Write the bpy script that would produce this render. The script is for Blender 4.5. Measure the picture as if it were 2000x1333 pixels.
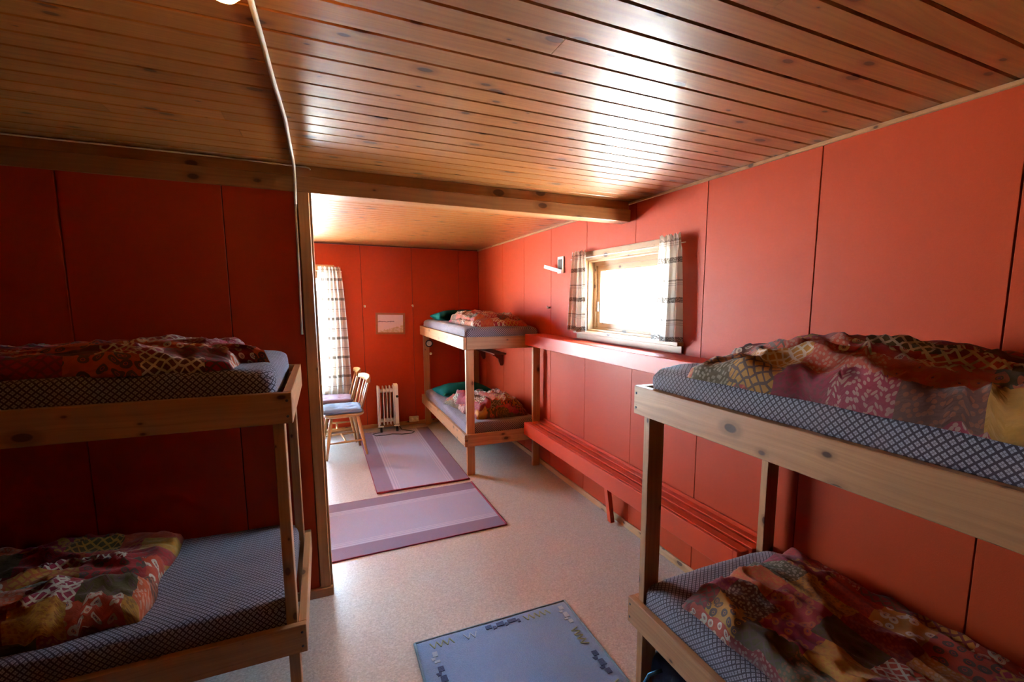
import bpy, bmesh, math, random
from mathutils import Vector, Matrix, noise
random.seed(7)
PI = math.pi
S = bpy.context.scene
for o in list(bpy.data.objects): bpy.data.objects.remove(o)

# ---------------------------------------------------------------- camera, world, light, exposure
cd = bpy.data.cameras.new('camera'); cam = bpy.data.objects.new('camera', cd); S.collection.objects.link(cam)
Fv = Vector((0.42339021, 0.8965822, -0.12992723)); Rv = Vector((0.90458675, -0.42624141, 0.00640909)); Uv = Vector((0.04963409, 0.12024399, 0.99150282))
M = Matrix((Rv, Uv, -Fv)).transposed().to_4x4(); M.translation = Vector((0, 0, 1.4785)); cam.matrix_world = M
cd.sensor_width = 36; cd.lens = 936.7 / 2000 * 36; cd.shift_x = -75.36 / 2000; cd.shift_y = 43.68 / 2000
cd.clip_start = 0.02; cd.clip_end = 300
S.camera = cam
w = bpy.data.worlds.new('World'); S.world = w; w.use_nodes = True
nt = w.node_tree; bg = nt.nodes['Background']
bg.inputs['Color'].default_value = (0.52, 0.75, 1.0, 1); bg.inputs['Strength'].default_value = 32.0
sd = bpy.data.lights.new('sun', 'SUN'); sd.energy = 150; sd.angle = 0.01; sd.color = (1, .95, .88)
so = bpy.data.objects.new('sun', sd); S.collection.objects.link(so); so.rotation_euler = Vector((0.25, 0.2, -0.95)).to_track_quat('-Z', 'Y').to_euler()
S.view_settings.view_transform = 'Standard'; S.view_settings.look = 'None'
S.view_settings.gamma = 1; S.view_settings.use_curve_mapping = False
S.view_settings.exposure = 1.3
S.cycles.use_denoising = True
S.cycles.max_bounces = 12; S.cycles.diffuse_bounces = 3; S.cycles.glossy_bounces = 5; S.cycles.transparent_max_bounces = 12
S.cycles.sample_clamp_indirect = 20; S.cycles.caustics_reflective = False; S.cycles.caustics_refractive = False

# ---------------------------------------------------------------- geometry constants
XW = 1.738; H = 2.078; YP = 2.514; YF = 5.768; XL = -3.4; YB = -3.0; ZB = 1.956
# ---------------------------------------------------------------- node helpers
def newmat(name):
    m = bpy.data.materials.new(name); m.use_nodes = True
    nt = m.node_tree; return m, nt, nt.nodes['Principled BSDF']
def N(nt, t, **kw):
    n = nt.nodes.new(t)
    for k, v in kw.items():
        if k in ('operation', 'blend_type', 'data_type', 'feature', 'distance', 'interpolation', 'voronoi_dimensions', 'noise_dimensions', 'attribute_name'): setattr(n, k, v)
        else: n.inputs[k].default_value = v
    return n
def MA(nt, op, a, b=None, c=None, clamp=False):
    n = nt.nodes.new('ShaderNodeMath'); n.operation = op; n.use_clamp = clamp
    for i, x in enumerate((a, b, c)):
        if x is None: continue
        if isinstance(x, (int, float)): n.inputs[i].default_value = x
        else: nt.links.new(x, n.inputs[i])
    return n.outputs[0]
def MIX(nt, f, a, b, bt='MIX'):
    n = nt.nodes.new('ShaderNodeMix'); n.data_type = 'RGBA'; n.blend_type = bt
    for s, x in ((n.inputs[0], f), (n.inputs[6], a), (n.inputs[7], b)):
        if isinstance(x, (int, float)): s.default_value = x
        elif isinstance(x, tuple): s.default_value = x if len(x) == 4 else (*x, 1)
        else: nt.links.new(x, s)
    return n.outputs[2]
def RAMP(nt, x, stops, const=False):
    n = nt.nodes.new('ShaderNodeValToRGB'); nt.links.new(x, n.inputs[0]); r = n.color_ramp
    if const: r.interpolation = 'CONSTANT'
    while len(r.elements) < len(stops): r.elements.new(.5)
    for e, (p, c) in zip(r.elements, stops): e.position = p; e.color = (*c, 1)
    return n.outputs[0]
def UVs(nt, obj=False):
    t = nt.nodes.new('ShaderNodeTexCoord'); return t.outputs['Object' if obj else 'UV']
def SC(nt, v, s, loc=(0, 0, 0)):
    n = nt.nodes.new('ShaderNodeMapping'); nt.links.new(v, n.inputs[0]); n.inputs['Scale'].default_value = s; n.inputs['Location'].default_value = loc; return n.outputs[0]
def BUMP(nt, h, bsdf, strength=.2, dist=.002):
    b = nt.nodes.new('ShaderNodeBump'); b.inputs['Strength'].default_value = strength; b.inputs['Distance'].default_value = dist
    nt.links.new(h, b.inputs['Height']); nt.links.new(b.outputs[0], bsdf.inputs['Normal'])

def wood(name, light, dark, knot=(.06, .02, .01), rough=.45, coat=0., coatr=.2, knots=7., spec=.4, vary=.35):
    m, nt, b = newmat(name); L = nt.links; uv = UVs(nt)
    oi = nt.nodes.new('ShaderNodeObjectInfo')
    warp = N(nt, 'ShaderNodeTexNoise', Scale=1.0, Detail=2.0); L.new(SC(nt, uv, (2.2, 7, 1)), warp.inputs['Vector'])
    vadd = nt.nodes.new('ShaderNodeVectorMath'); vadd.operation = 'MULTIPLY_ADD'
    L.new(warp.outputs['Color'], vadd.inputs[0]); vadd.inputs[1].default_value = (.0, .05, 0); L.new(uv, vadd.inputs[2])
    g = N(nt, 'ShaderNodeTexNoise', Scale=1.0, Detail=5.0, Roughness=.6); L.new(SC(nt, vadd.outputs[0], (1.6, 75, 1)), g.inputs['Vector'])
    g2 = N(nt, 'ShaderNodeTexNoise', Scale=1.0, Detail=3.0); L.new(SC(nt, uv, (.9, 9, 1), (3.1, 2, 0)), g2.inputs['Vector'])
    f = MA(nt, 'MULTIPLY_ADD', g.outputs[0], 1.5, -.35, True)
    col = MIX(nt, f, light, dark)
    f2 = MA(nt, 'MULTIPLY_ADD', g2.outputs[0], 2.0, -.75, True)
    col = MIX(nt, MA(nt, 'MULTIPLY', f2, .45), col, dark)
    v = N(nt, 'ShaderNodeTexVoronoi', Scale=knots, Randomness=1.0, voronoi_dimensions='2D'); L.new(SC(nt, uv, (.55, 1, 1)), v.inputs['Vector'])
    sep = nt.nodes.new('ShaderNodeSeparateColor'); L.new(v.outputs['Color'], sep.inputs[0])
    size = MA(nt, 'MULTIPLY_ADD', sep.outputs[0], .19, -.045)
    kn = MA(nt, 'MULTIPLY', MA(nt, 'SUBTRACT', size, v.outputs['Distance']), 30., None, True)
    halo = MA(nt, 'MULTIPLY', MA(nt, 'SUBTRACT', MA(nt, 'MULTIPLY', size, 2.2), v.outputs['Distance']), 9., None, True)
    col = MIX(nt, MA(nt, 'MULTIPLY', halo, .55), col, tuple(c * .75 for c in dark))
    col = MIX(nt, MA(nt, 'MULTIPLY', kn, .85), col, knot)
    hv = MA(nt, 'MULTIPLY_ADD', oi.outputs['Random'], vary, 1 - vary * .6)
    hs = nt.nodes.new('ShaderNodeHueSaturation'); L.new(col, hs.inputs['Color']); L.new(hv, hs.inputs['Value'])
    L.new(hs.outputs[0], b.inputs['Base Color'])
    b.inputs['Roughness'].default_value = rough; b.inputs['Specular IOR Level'].default_value = spec
    b.inputs['Coat Weight'].default_value = coat; b.inputs['Coat Roughness'].default_value = coatr
    BUMP(nt, MA(nt, 'ADD', g.outputs[0], MA(nt, 'MULTIPLY', kn, -1.)), b, .25, .0015)
    return m
def paint(name, col, rough=.5, bump=.15, bscale=260., spec=.4, coat=0, var=.08):
    m, nt, b = newmat(name); L = nt.links; o = UVs(nt, True)
    n = N(nt, 'ShaderNodeTexNoise', Scale=3.0, Detail=3.0); L.new(o, n.inputs['Vector'])
    n2 = N(nt, 'ShaderNodeTexNoise', Scale=bscale, Detail=1.0); L.new(o, n2.inputs['Vector'])
    c = MIX(nt, n.outputs[0], tuple(x * (1 - var) for x in col), tuple(x * (1 + var) for x in col))
    L.new(c, b.inputs['Base Color']); b.inputs['Roughness'].default_value = rough; b.inputs['Specular IOR Level'].default_value = spec
    b.inputs['Coat Weight'].default_value = coat
    if bump: BUMP(nt, n2.outputs[0], b, bump, .001)
    return m

MAT = {}
MAT['ceil'] = wood('ceiling_pine', (.47, .18, .038), (.22, .06, .011), (.05, .015, .008), rough=.42, coat=.6, coatr=.17, knots=9., vary=.26)
MAT['pine'] = wood('bunk_pine', (.56, .275, .115), (.29, .115, .04), rough=.5, knots=11., coat=.1, coatr=.35)
MAT['beam'] = wood('beam_pine', (.46, .21, .075), (.28, .11, .035), rough=.4, coat=.4, coatr=.25, knots=7.)
MAT['trim'] = wood('window_pine', (.50, .29, .14), (.36, .18, .07), rough=.5, coat=.1, knots=9.)
MAT['frame'] = wood('brown_frame_wood', (.34, .12, .04), (.22, .07, .02), rough=.4, knots=.01)
MAT['birch'] = wood('chair_birch', (.62, .33, .12), (.50, .23, .075), rough=.35, coat=.5, coatr=.15, knots=.01)
MAT['redwall'] = paint('red_wall_paint', (.46, .048, .009), rough=.5, bump=.35, bscale=350., spec=.2)
MAT['redgloss'] = paint('red_gloss_paint', (.50, .046, .016), rough=.42, bump=.04, bscale=60., spec=.35)
MAT['redbench'] = paint('red_bench_paint', (.54, .045, .008), rough=.42, bump=0, spec=.25)
MAT['redwood'] = wood('red_brown_wood', (.20, .05, .03), (.11, .025, .015), rough=.4, knots=.01)
MAT['groove'] = paint('groove_dark', (.05, .012, .006), rough=.8, bump=0)
MAT['white'] = paint('white_enamel', (.86, .85, .83), rough=.35, bump=0)
MAT['cream'] = paint('cream_plastic', (.70, .66, .56), rough=.4, bump=0)
MAT['cable'] = paint('white_cable', (.72, .66, .60), rough=.45, bump=0)
MAT['dark'] = paint('dark_plastic', (.03, .028, .03), rough=.4, bump=0)
MAT['grey'] = paint('dark_grey_board', (.06, .06, .065), rough=.45, bump=0)
MAT['metal'] = paint('steel', (.55, .55, .56), rough=.3, bump=0); MAT['metal'].node_tree.nodes['Principled BSDF'].inputs['Metallic'].default_value = 1
MAT['tabletop'] = paint('white_laminate', (.75, .74, .72), rough=.3, bump=0)
MAT['navy'] = paint('navy_nylon', (.02, .045, .10), rough=.5, bump=.4, bscale=400.)
MAT['bluenylon'] = paint('blue_nylon', (.06, .22, .42), rough=.45, bump=.4, bscale=400.)
MAT['black'] = paint('black_webbing', (.012, .012, .014), rough=.6, bump=.4, bscale=400.)
MAT['teal'] = paint('teal_cotton', (.0, .11, .095), rough=.8, bump=.2, bscale=300., spec=.2)
MAT['cushA'] = paint('blue_grey_cushion', (.20, .24, .33), rough=.8, bump=.5, bscale=500., spec=.2)
MAT['cushB'] = paint('mauve_cushion', (.22, .13, .16), rough=.8, bump=.5, bscale=500., spec=.2)
MAT['ground'] = paint('pale_ground', (.62, .60, .56), rough=.9, bump=.3, bscale=30.)

def mk_floor():
    m, nt, b = newmat('beige_speckled_linoleum'); L = nt.links; o = UVs(nt, True)
    n1 = N(nt, 'ShaderNodeTexNoise', Scale=220., Detail=2.); L.new(o, n1.inputs['Vector'])
    n2 = N(nt, 'ShaderNodeTexVoronoi', Scale=170.); L.new(o, n2.inputs['Vector'])
    n3 = N(nt, 'ShaderNodeTexNoise', Scale=1.6, Detail=3.); L.new(o, n3.inputs['Vector'])
    sep = nt.nodes.new('ShaderNodeSeparateColor'); L.new(n2.outputs['Color'], sep.inputs[0])
    c = RAMP(nt, sep.outputs[0], [(0, (.38, .35, .32)), (.35, (.50, .46, .42)), (.7, (.57, .53, .48)), (1, (.68, .65, .62))])
    c = MIX(nt, MA(nt, 'MULTIPLY', n1.outputs[0], .5), c, (.44, .37, .31))
    c = MIX(nt, MA(nt, 'MULTIPLY', n3.outputs[0], .25), c, (.42, .34, .27))
    L.new(c, b.inputs['Base Color'])
    L.new(MA(nt, 'MULTIPLY_ADD', n3.outputs[0], .06, .275), b.inputs['Roughness']); b.inputs['Specular IOR Level'].default_value = .9
    n4 = N(nt, 'ShaderNodeTexNoise', Scale=5., Detail=2.); L.new(o, n4.inputs['Vector'])
    BUMP(nt, MA(nt, 'ADD', MA(nt, 'MULTIPLY', n1.outputs[0], .15), MA(nt, 'MULTIPLY', n4.outputs[0], 1.5)), b, .3, .004)
    return m
MAT['floor'] = mk_floor()

def mk_sheet():
    m, nt, b = newmat('lattice_print_sheet'); L = nt.links; uv = UVs(nt)
    s = nt.nodes.new('ShaderNodeSeparateXYZ'); L.new(SC(nt, uv, (54, 54, 1)), s.inputs[0])
    a = MA(nt, 'FRACT', MA(nt, 'ADD', MA(nt, 'ADD', s.outputs[0], s.outputs[1]), 500.)); c = MA(nt, 'FRACT', MA(nt, 'ADD', MA(nt, 'SUBTRACT', s.outputs[0], s.outputs[1]), 500.))
    da = MA(nt, 'ABSOLUTE', MA(nt, 'SUBTRACT', a, .5)); dc = MA(nt, 'ABSOLUTE', MA(nt, 'SUBTRACT', c, .5))
    mx = MA(nt, 'MAXIMUM', da, dc); mn = MA(nt, 'MINIMUM', da, dc)
    ros = MA(nt, 'MULTIPLY', MA(nt, 'LESS_THAN', mx, .34), MA(nt, 'SUBTRACT', 1., MA(nt, 'MULTIPLY', MA(nt, 'LESS_THAN', mn, .06), .6)))
    n = N(nt, 'ShaderNodeTexNoise', Scale=600.); L.new(uv, n.inputs['Vector'])
    f = MA(nt, 'MULTIPLY', ros, MA(nt, 'MULTIPLY_ADD', n.outputs[0], .5, .6))
    L.new(MIX(nt, f, (.050, .030, .042), (.38, .33, .38)), b.inputs['Base Color'])
    b.inputs['Roughness'].default_value = .8; b.inputs['Specular IOR Level'].default_value = .25; b.inputs['Sheen Weight'].default_value = .15
    n5 = N(nt, 'ShaderNodeTexNoise', Scale=9., Detail=3.); L.new(uv, n5.inputs['Vector'])
    BUMP(nt, MA(nt, 'ADD', MA(nt, 'MULTIPLY', f, .1), n5.outputs[0]), b, .35, .006)
    return m
MAT['sheet'] = mk_sheet()

def mk_patch():
    m, nt, b = newmat('patchwork_duvet_print'); L = nt.links; uv0 = UVs(nt)
    wn = N(nt, 'ShaderNodeTexNoise', Scale=14., Detail=1.); L.new(uv0, wn.inputs['Vector'])
    va = nt.nodes.new('ShaderNodeVectorMath'); va.operation = 'MULTIPLY_ADD'; L.new(wn.outputs['Color'], va.inputs[0]); va.inputs[1].default_value = (.010, .010, 0); L.new(uv0, va.inputs[2])
    uv = va.outputs[0]
    s = nt.nodes.new('ShaderNodeSeparateXYZ'); L.new(uv, s.inputs[0])
    row = MA(nt, 'FLOOR', MA(nt, 'MULTIPLY', s.outputs[1], 1 / .115))
    wr = nt.nodes.new('ShaderNodeTexWhiteNoise'); wr.noise_dimensions = '1D'; L.new(row, wr.inputs['W'])
    colx = MA(nt, 'FLOOR', MA(nt, 'ADD', MA(nt, 'MULTIPLY', s.outputs[0], MA(nt, 'MULTIPLY_ADD', wr.outputs[0], 2.5, 5.0)), MA(nt, 'MULTIPLY', wr.outputs[0], 7.)))
    cb = nt.nodes.new('ShaderNodeCombineXYZ'); L.new(colx, cb.inputs[0]); L.new(row, cb.inputs[1])
    w1 = nt.nodes.new('ShaderNodeTexWhiteNoise'); w1.noise_dimensions = '2D'; L.new(cb.outputs[0], w1.inputs['Vector'])
    sc = nt.nodes.new('ShaderNodeSeparateColor'); L.new(w1.outputs['Color'], sc.inputs[0])
    base = RAMP(nt, sc.outputs[0], [(0, (.23, .008, .006)), (.15, (.55, .085, .012)), (.28, (.075, .055, .008)), (.40, (.36, .012, .012)), (.52, (.50, .21, .015)), (.63, (.12, .035, .018)), (.73, (.46, .05, .012)), (.86, (.30, .010, .04))], True)
    fg = RAMP(nt, sc.outputs[1], [(0, (.66, .52, .38)), (.32, (.42, .20, .02)), (.42, (.45, .09, .015)), (.58, (.20, .02, .015)), (.72, (.50, .38, .27)), (.80, (.09, .05, .03))], True)
    # net
    t = nt.nodes.new('ShaderNodeSeparateXYZ'); L.new(SC(nt, uv, (30, 30, 1)), t.inputs[0])
    a = MA(nt, 'ABSOLUTE', MA(nt, 'SUBTRACT', MA(nt, 'FRACT', MA(nt, 'ADD', MA(nt, 'ADD', t.outputs[0], t.outputs[1]), 900.)), .5))
    c = MA(nt, 'ABSOLUTE', MA(nt, 'SUBTRACT', MA(nt, 'FRACT', MA(nt, 'ADD', MA(nt, 'SUBTRACT', t.outputs[0], t.outputs[1]), 900.)), .5))
    net = MA(nt, 'GREATER_THAN', MA(nt, 'MAXIMUM', a, c), .36)
    # flowers
    v = N(nt, 'ShaderNodeTexVoronoi', Scale=27., Randomness=.75, voronoi_dimensions='2D'); L.new(uv, v.inputs['Vector'])
    d = v.outputs['Distance']
    fl = MA(nt, 'MAXIMUM', MA(nt, 'LESS_THAN', d, .10), MA(nt, 'MULTIPLY', MA(nt, 'GREATER_THAN', d, .15), MA(nt, 'LESS_THAN', MA(nt, 'ADD', d, MA(nt, 'MULTIPLY_ADD', wn.outputs[0], .5, -.25)), .36)))
    v2 = N(nt, 'ShaderNodeTexVoronoi', Scale=75., Randomness=.9, voronoi_dimensions='2D'); L.new(uv, v2.inputs['Vector'])
    dots = MA(nt, 'LESS_THAN', v2.outputs['Distance'], .33)
    r = sc.outputs[2]
    pa = MA(nt, 'LESS_THAN', r, .34); pb = MA(nt, 'MULTIPLY', MA(nt, 'GREATER_THAN', r, .34), MA(nt, 'LESS_THAN', r, .6)); pc = MA(nt, 'GREATER_THAN', r, .6)
    f = MA(nt, 'ADD', MA(nt, 'ADD', MA(nt, 'MULTIPLY', pa, net), MA(nt, 'MULTIPLY', pb, fl)), MA(nt, 'MULTIPLY', MA(nt, 'MULTIPLY', pc, dots), .4))
    col = MIX(nt, f, base, fg)
    col = MIX(nt, MA(nt, 'MULTIPLY', MA(nt, 'LESS_THAN', v.outputs['Distance'], .07), pb), col, (.12, .03, .08))
    nb = N(nt, 'ShaderNodeTexNoise', Scale=22., Detail=3.); L.new(uv, nb.inputs['Vector'])
    col = MIX(nt, MA(nt, 'MULTIPLY', nb.outputs[0], .68), col, (.07, .022, .012))
    L.new(col, b.inputs['Base Color']); b.inputs['Roughness'].default_value = .75; b.inputs['Specular IOR Level'].default_value = .3
    b.inputs['Sheen Weight'].default_value = .08
    wr1 = N(nt, 'ShaderNodeTexNoise', Scale=11., Detail=4., Roughness=.55); L.new(SC(nt, uv0, (1, 2.2, 1)), wr1.inputs['Vector'])
    BUMP(nt, wr1.outputs[0], b, .6, .012)
    return m
MAT['patch'] = mk_patch()

def mk_curtain():
    m, nt, b = newmat('striped_curtain_cloth'); L = nt.links; uv = UVs(nt)
    s = nt.nodes.new('ShaderNodeSeparateXYZ'); L.new(uv, s.inputs[0]); v = s.outputs[1]   # v = metres below the top
    ph = MA(nt, 'MODULO', MA(nt, 'ADD', v, .06), .21)
    band = MA(nt, 'MULTIPLY', MA(nt, 'GREATER_THAN', ph, .178), MA(nt, 'LESS_THAN', ph, .207))
    thin = MA(nt, 'MULTIPLY', MA(nt, 'GREATER_THAN', ph, .085), MA(nt, 'LESS_THAN', ph, .094))
    thin2 = MA(nt, 'MULTIPLY', MA(nt, 'GREATER_THAN', ph, .103), MA(nt, 'LESS_THAN', ph, .106))
    thin3 = MA(nt, 'MULTIPLY', MA(nt, 'GREATER_THAN', ph, .113), MA(nt, 'LESS_THAN', ph, .116))
    n = N(nt, 'ShaderNodeTexNoise', Scale=1., Detail=2.); L.new(SC(nt, uv, (90, 220, 1)), n.inputs['Vector'])
    bn = MA(nt, 'MULTIPLY', band, MA(nt, 'MULTIPLY_ADD', MA(nt, 'GREATER_THAN', n.outputs[0], .5), .45, .5))
    f = MA(nt, 'ADD', bn, MA(nt, 'ADD', MA(nt, 'MULTIPLY', thin, .6), MA(nt, 'MULTIPLY', MA(nt, 'ADD', thin2, thin3), .5)), None, True)
    warpt = MA(nt, 'LESS_THAN', MA(nt, 'FRACT', MA(nt, 'MULTIPLY', s.outputs[0], 1 / .05)), .05)
    f = MA(nt, 'MAXIMUM', f, MA(nt, 'MULTIPLY', warpt, .0))
    col = MIX(nt, f, (.60, .53, .46), (.075, .05, .04))
    L.new(col, b.inputs['Base Color']); b.inputs['Roughness'].default_value = .9; b.inputs['Specular IOR Level'].default_value = .1
    tr = nt.nodes.new('ShaderNodeBsdfTranslucent'); L.new(col, tr.inputs[0])
    mx = nt.nodes.new('ShaderNodeMixShader'); mx.inputs[0].default_value = .5
    L.new(b.outputs[0], mx.inputs[1]); L.new(tr.outputs[0], mx.inputs[2]); L.new(mx.outputs[0], nt.nodes['Material Output'].inputs[0])
    return m
MAT['curtain'] = mk_curtain()

def mk_glass():
    m, nt, b = newmat('window_glass'); L = nt.links
    nt.nodes.remove(b)
    t = nt.nodes.new('ShaderNodeBsdfTransparent'); g = nt.nodes.new('ShaderNodeBsdfGlossy'); g.inputs['Roughness'].default_value = .01
    t.inputs[0].default_value = (.96, .98, .97, 1)
    fr = nt.nodes.new('ShaderNodeFresnel'); fr.inputs[0].default_value = 1.45
    mx = nt.nodes.new('ShaderNodeMixShader'); ge = nt.nodes.new('ShaderNodeNewGeometry'); L.new(MA(nt, 'MULTIPLY', fr.outputs[0], MA(nt, 'SUBTRACT', 1., ge.outputs['Backfacing'])), mx.inputs[0]); L.new(t.outputs[0], mx.inputs[1]); L.new(g.outputs[0], mx.inputs[2])
    L.new(mx.outputs[0], nt.nodes['Material Output'].inputs[0]); return m
MAT['glass'] = mk_glass()

def mk_rug(name, field, side, line):   # UV: u 0..width metres across, v along; uses attribute-free maths, width .72
    m, nt, b = newmat(name); L = nt.links; uv = UVs(nt)
    s = nt.nodes.new('ShaderNodeSeparateXYZ'); L.new(uv, s.inputs[0]); u = s.outputs[0]
    d = MA(nt, 'MINIMUM', u, MA(nt, 'SUBTRACT', 1., u))      # u normalised across
    sidef = MA(nt, 'LESS_THAN', d, .17)
    def ln(a, w): return MA(nt, 'LESS_THAN', MA(nt, 'ABSOLUTE', MA(nt, 'SUBTRACT', d, a)), w)
    lines = MA(nt, 'MAXIMUM', MA(nt, 'MAXIMUM', ln(.185, .006), ln(.215, .005)), ln(.24, .004))
    n = N(nt, 'ShaderNodeTexNoise', Scale=1., Detail=1.); L.new(SC(nt, uv, (240, 240, 1)), n.inputs['Vector'])
    rib = MA(nt, 'SINE', MA(nt, 'MULTIPLY', MA(nt, 'ADD', MA(nt, 'MULTIPLY', u, .72), s.outputs[1]), 700.))
    c = MIX(nt, MA(nt, 'MULTIPLY_ADD', rib, .22, .4), field, tuple(x * 1.5 for x in field))
    c = MIX(nt, sidef, c, side); c = MIX(nt, MA(nt, 'MULTIPLY', lines, .8), c, line)
    c = MIX(nt, MA(nt, 'MULTIPLY', n.outputs[0], .3), c, tuple(x * .6 for x in side))
    L.new(c, b.inputs['Base Color']); b.inputs['Roughness'].default_value = .75; b.inputs['Specular IOR Level'].default_value = .25; b.inputs['Sheen Weight'].default_value = .15
    BUMP(nt, MA(nt, 'ADD', MA(nt, 'MULTIPLY', rib, .3), n.outputs[0]), b, .35, .002)
    return m
MAT['rug'] = mk_rug('mauve_woven_rug', (.28, .25, .34), (.19, .11, .17), (.48, .42, .50))
MAT['hem'] = paint('wine_red_hem', (.22, .010, .028), rough=.8, bump=.3)
def mk_pile(name, c1, c2):
    m, nt, b = newmat(name); L = nt.links; o = UVs(nt, True)
    n = N(nt, 'ShaderNodeTexNoise', Scale=260., Detail=2.); L.new(o, n.inputs['Vector'])
    n2 = N(nt, 'ShaderNodeTexNoise', Scale=5., Detail=3.); L.new(o, n2.inputs['Vector'])
    f = MA(nt, 'ADD', MA(nt, 'MULTIPLY', n.outputs[0], .8), MA(nt, 'MULTIPLY_ADD', n2.outputs[0], .5, -.15), None, True)
    L.new(MIX(nt, f, c1, c2), b.inputs['Base Color']); b.inputs['Roughness'].default_value = .9; b.inputs['Specular IOR Level'].default_value = .15; b.inputs['Sheen Weight'].default_value = .3
    BUMP(nt, n.outputs[0], b, .8, .004); return m
MAT['bluerug'] = mk_pile('blue_pile', (.13, .21, .40), (.27, .37, .60))
MAT['bluehem'] = mk_pile('pale_blue_hem', (.12, .20, .28), (.22, .32, .40))
MAT['mk_navy'] = mk_pile('navy_yarn', (.02, .03, .10), (.05, .06, .16))
MAT['mk_white'] = mk_pile('white_yarn', (.30, .36, .46), (.45, .52, .62))
MAT['mk_lime'] = mk_pile('lime_yarn', (.20, .25, .14), (.32, .37, .20))
def emis(name, col, st):
    m, nt, b = newmat(name); b.inputs['Emission Color'].default_value = (*col, 1); b.inputs['Emission Strength'].default_value = st; b.inputs['Base Color'].default_value = (.8, .7, .5, 1); return m
MAT['bulb'] = emis('lit_bulb', (1, .46, .12), 30)
def mk_print():
    m, nt, b = newmat('framed_coast_sketch'); L = nt.links; uv = UVs(nt)
    s = nt.nodes.new('ShaderNodeSeparateXYZ'); L.new(uv, s.inputs[0])
    n = N(nt, 'ShaderNodeTexNoise', Scale=1., Detail=4.); L.new(SC(nt, uv, (9, 9, 1)), n.inputs['Vector'])
    edge = MA(nt, 'ADD', s.outputs[1], MA(nt, 'MULTIPLY', n.outputs[0], -.35))
    hill = MA(nt, 'LESS_THAN', MA(nt, 'ADD', edge, MA(nt, 'MULTIPLY', s.outputs[0], -.35)), -.14)
    lin = MA(nt, 'LESS_THAN', MA(nt, 'ABSOLUTE', MA(nt, 'SUBTRACT', MA(nt, 'ADD', s.outputs[1], MA(nt, 'MULTIPLY', n.outputs[0], -.12)), .55)), .025)
    lin = MA(nt, 'MULTIPLY', lin, MA(nt, 'LESS_THAN', s.outputs[0], .65))
    sp = MA(nt, 'GREATER_THAN', n.outputs[0], .5)
    c = MIX(nt, MA(nt, 'MULTIPLY', hill, MA(nt, 'MULTIPLY_ADD', sp, .4, .4)), (.66, .52, .50), (.45, .33, .14))
    c = MIX(nt, MA(nt, 'MULTIPLY', lin, .8), c, (.18, .12, .14))
    L.new(c, b.inputs['Base Color']); b.inputs['Roughness'].default_value = .25; return m
MAT['print'] = mk_print()

# ---------------------------------------------------------------- object helpers
def link(o, parent=None):
    S.collection.objects.link(o)
    if parent: o.parent = parent
    return o
def obj(name, verts, faces, mat, parent=None, smooth=False, uvs=None, loc=None):
    me = bpy.data.meshes.new(name); me.from_pydata([tuple(v) for v in verts], [], faces); me.materials.append(mat)
    uvl = me.uv_layers.new(name='UVMap')
    if uvs is not None:
        for p in me.polygons:
            for li in p.loop_indices: uvl.data[li].uv = uvs[me.loops[li].vertex_index]
    if smooth: me.polygons.foreach_set('use_smooth', [True] * len(me.polygons))
    me.update(); o = bpy.data.objects.new(name, me)
    if loc: o.location = loc
    return link(o, parent)
def tag(o, label=None, cat=None, group=None, kind=None):
    for k, v in (('label', label), ('category', cat), ('group', group), ('kind', kind)):
        if v: o[k] = v
    return o
def empty(name, loc=(0, 0, 0), rz=0, label=None, cat=None, group=None, kind=None):
    o = bpy.data.objects.new(name, None); o.location = loc; o.rotation_euler = (0, 0, rz); o.empty_display_size = .05
    link(o); return tag(o, label, cat, group, kind)
def boxuv(me, axis=0, off=None):
    """box-projected UV in metres, u along `axis`"""
    ou, ov = off if off else (random.uniform(0, 40), random.uniform(0, 40))
    uvl = me.uv_layers[0].data
    for p in me.polygons:
        n = p.normal; k = max(range(3), key=lambda i: abs(n[i]))
        if k == axis: a, b2 = [i for i in range(3) if i != k]; su = .35
        else:
            a = axis; b2 = [i for i in range(3) if i != k and i != axis][0]; su = 1
        for li in p.loop_indices:
            co = me.vertices[me.loops[li].vertex_index].co
            uvl[li].uv = (co[a] * su + ou, co[b2] + ov + k * .37)
def bm_boxes(boxes, bevel=.0):
    bm = bmesh.new()
    for (x0, x1, y0, y1, z0, z1) in boxes:
        r = bmesh.ops.create_cube(bm, size=1)
        bmesh.ops.scale(bm, vec=(x1 - x0, y1 - y0, z1 - z0), verts=r['verts'])
        bmesh.ops.translate(bm, vec=((x0 + x1) / 2, (y0 + y1) / 2, (z0 + z1) / 2), verts=r['verts'])
    if bevel: bmesh.ops.bevel(bm, geom=list(bm.edges), offset=bevel, segments=1, affect='EDGES', profile=.5)
    return bm
def box(name, boxes, mat, parent=None, bevel=.0015, axis=None, kind=None, label=None):
    if not isinstance(boxes, list): boxes = [boxes]
    bm = bm_boxes(boxes, bevel)
    me = bpy.data.meshes.new(name); bm.to_mesh(me); bm.free(); me.materials.append(mat); me.uv_layers.new(name='UVMap')
    b = boxes[0]
    if axis is None: d = [b[1] - b[0], b[3] - b[2], b[5] - b[4]]; axis = d.index(max(d))
    boxuv(me, axis)
    o = bpy.data.objects.new(name, me); link(o, parent)
    if kind: o['kind'] = kind
    if label: o['label'] = label
    return o
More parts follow.
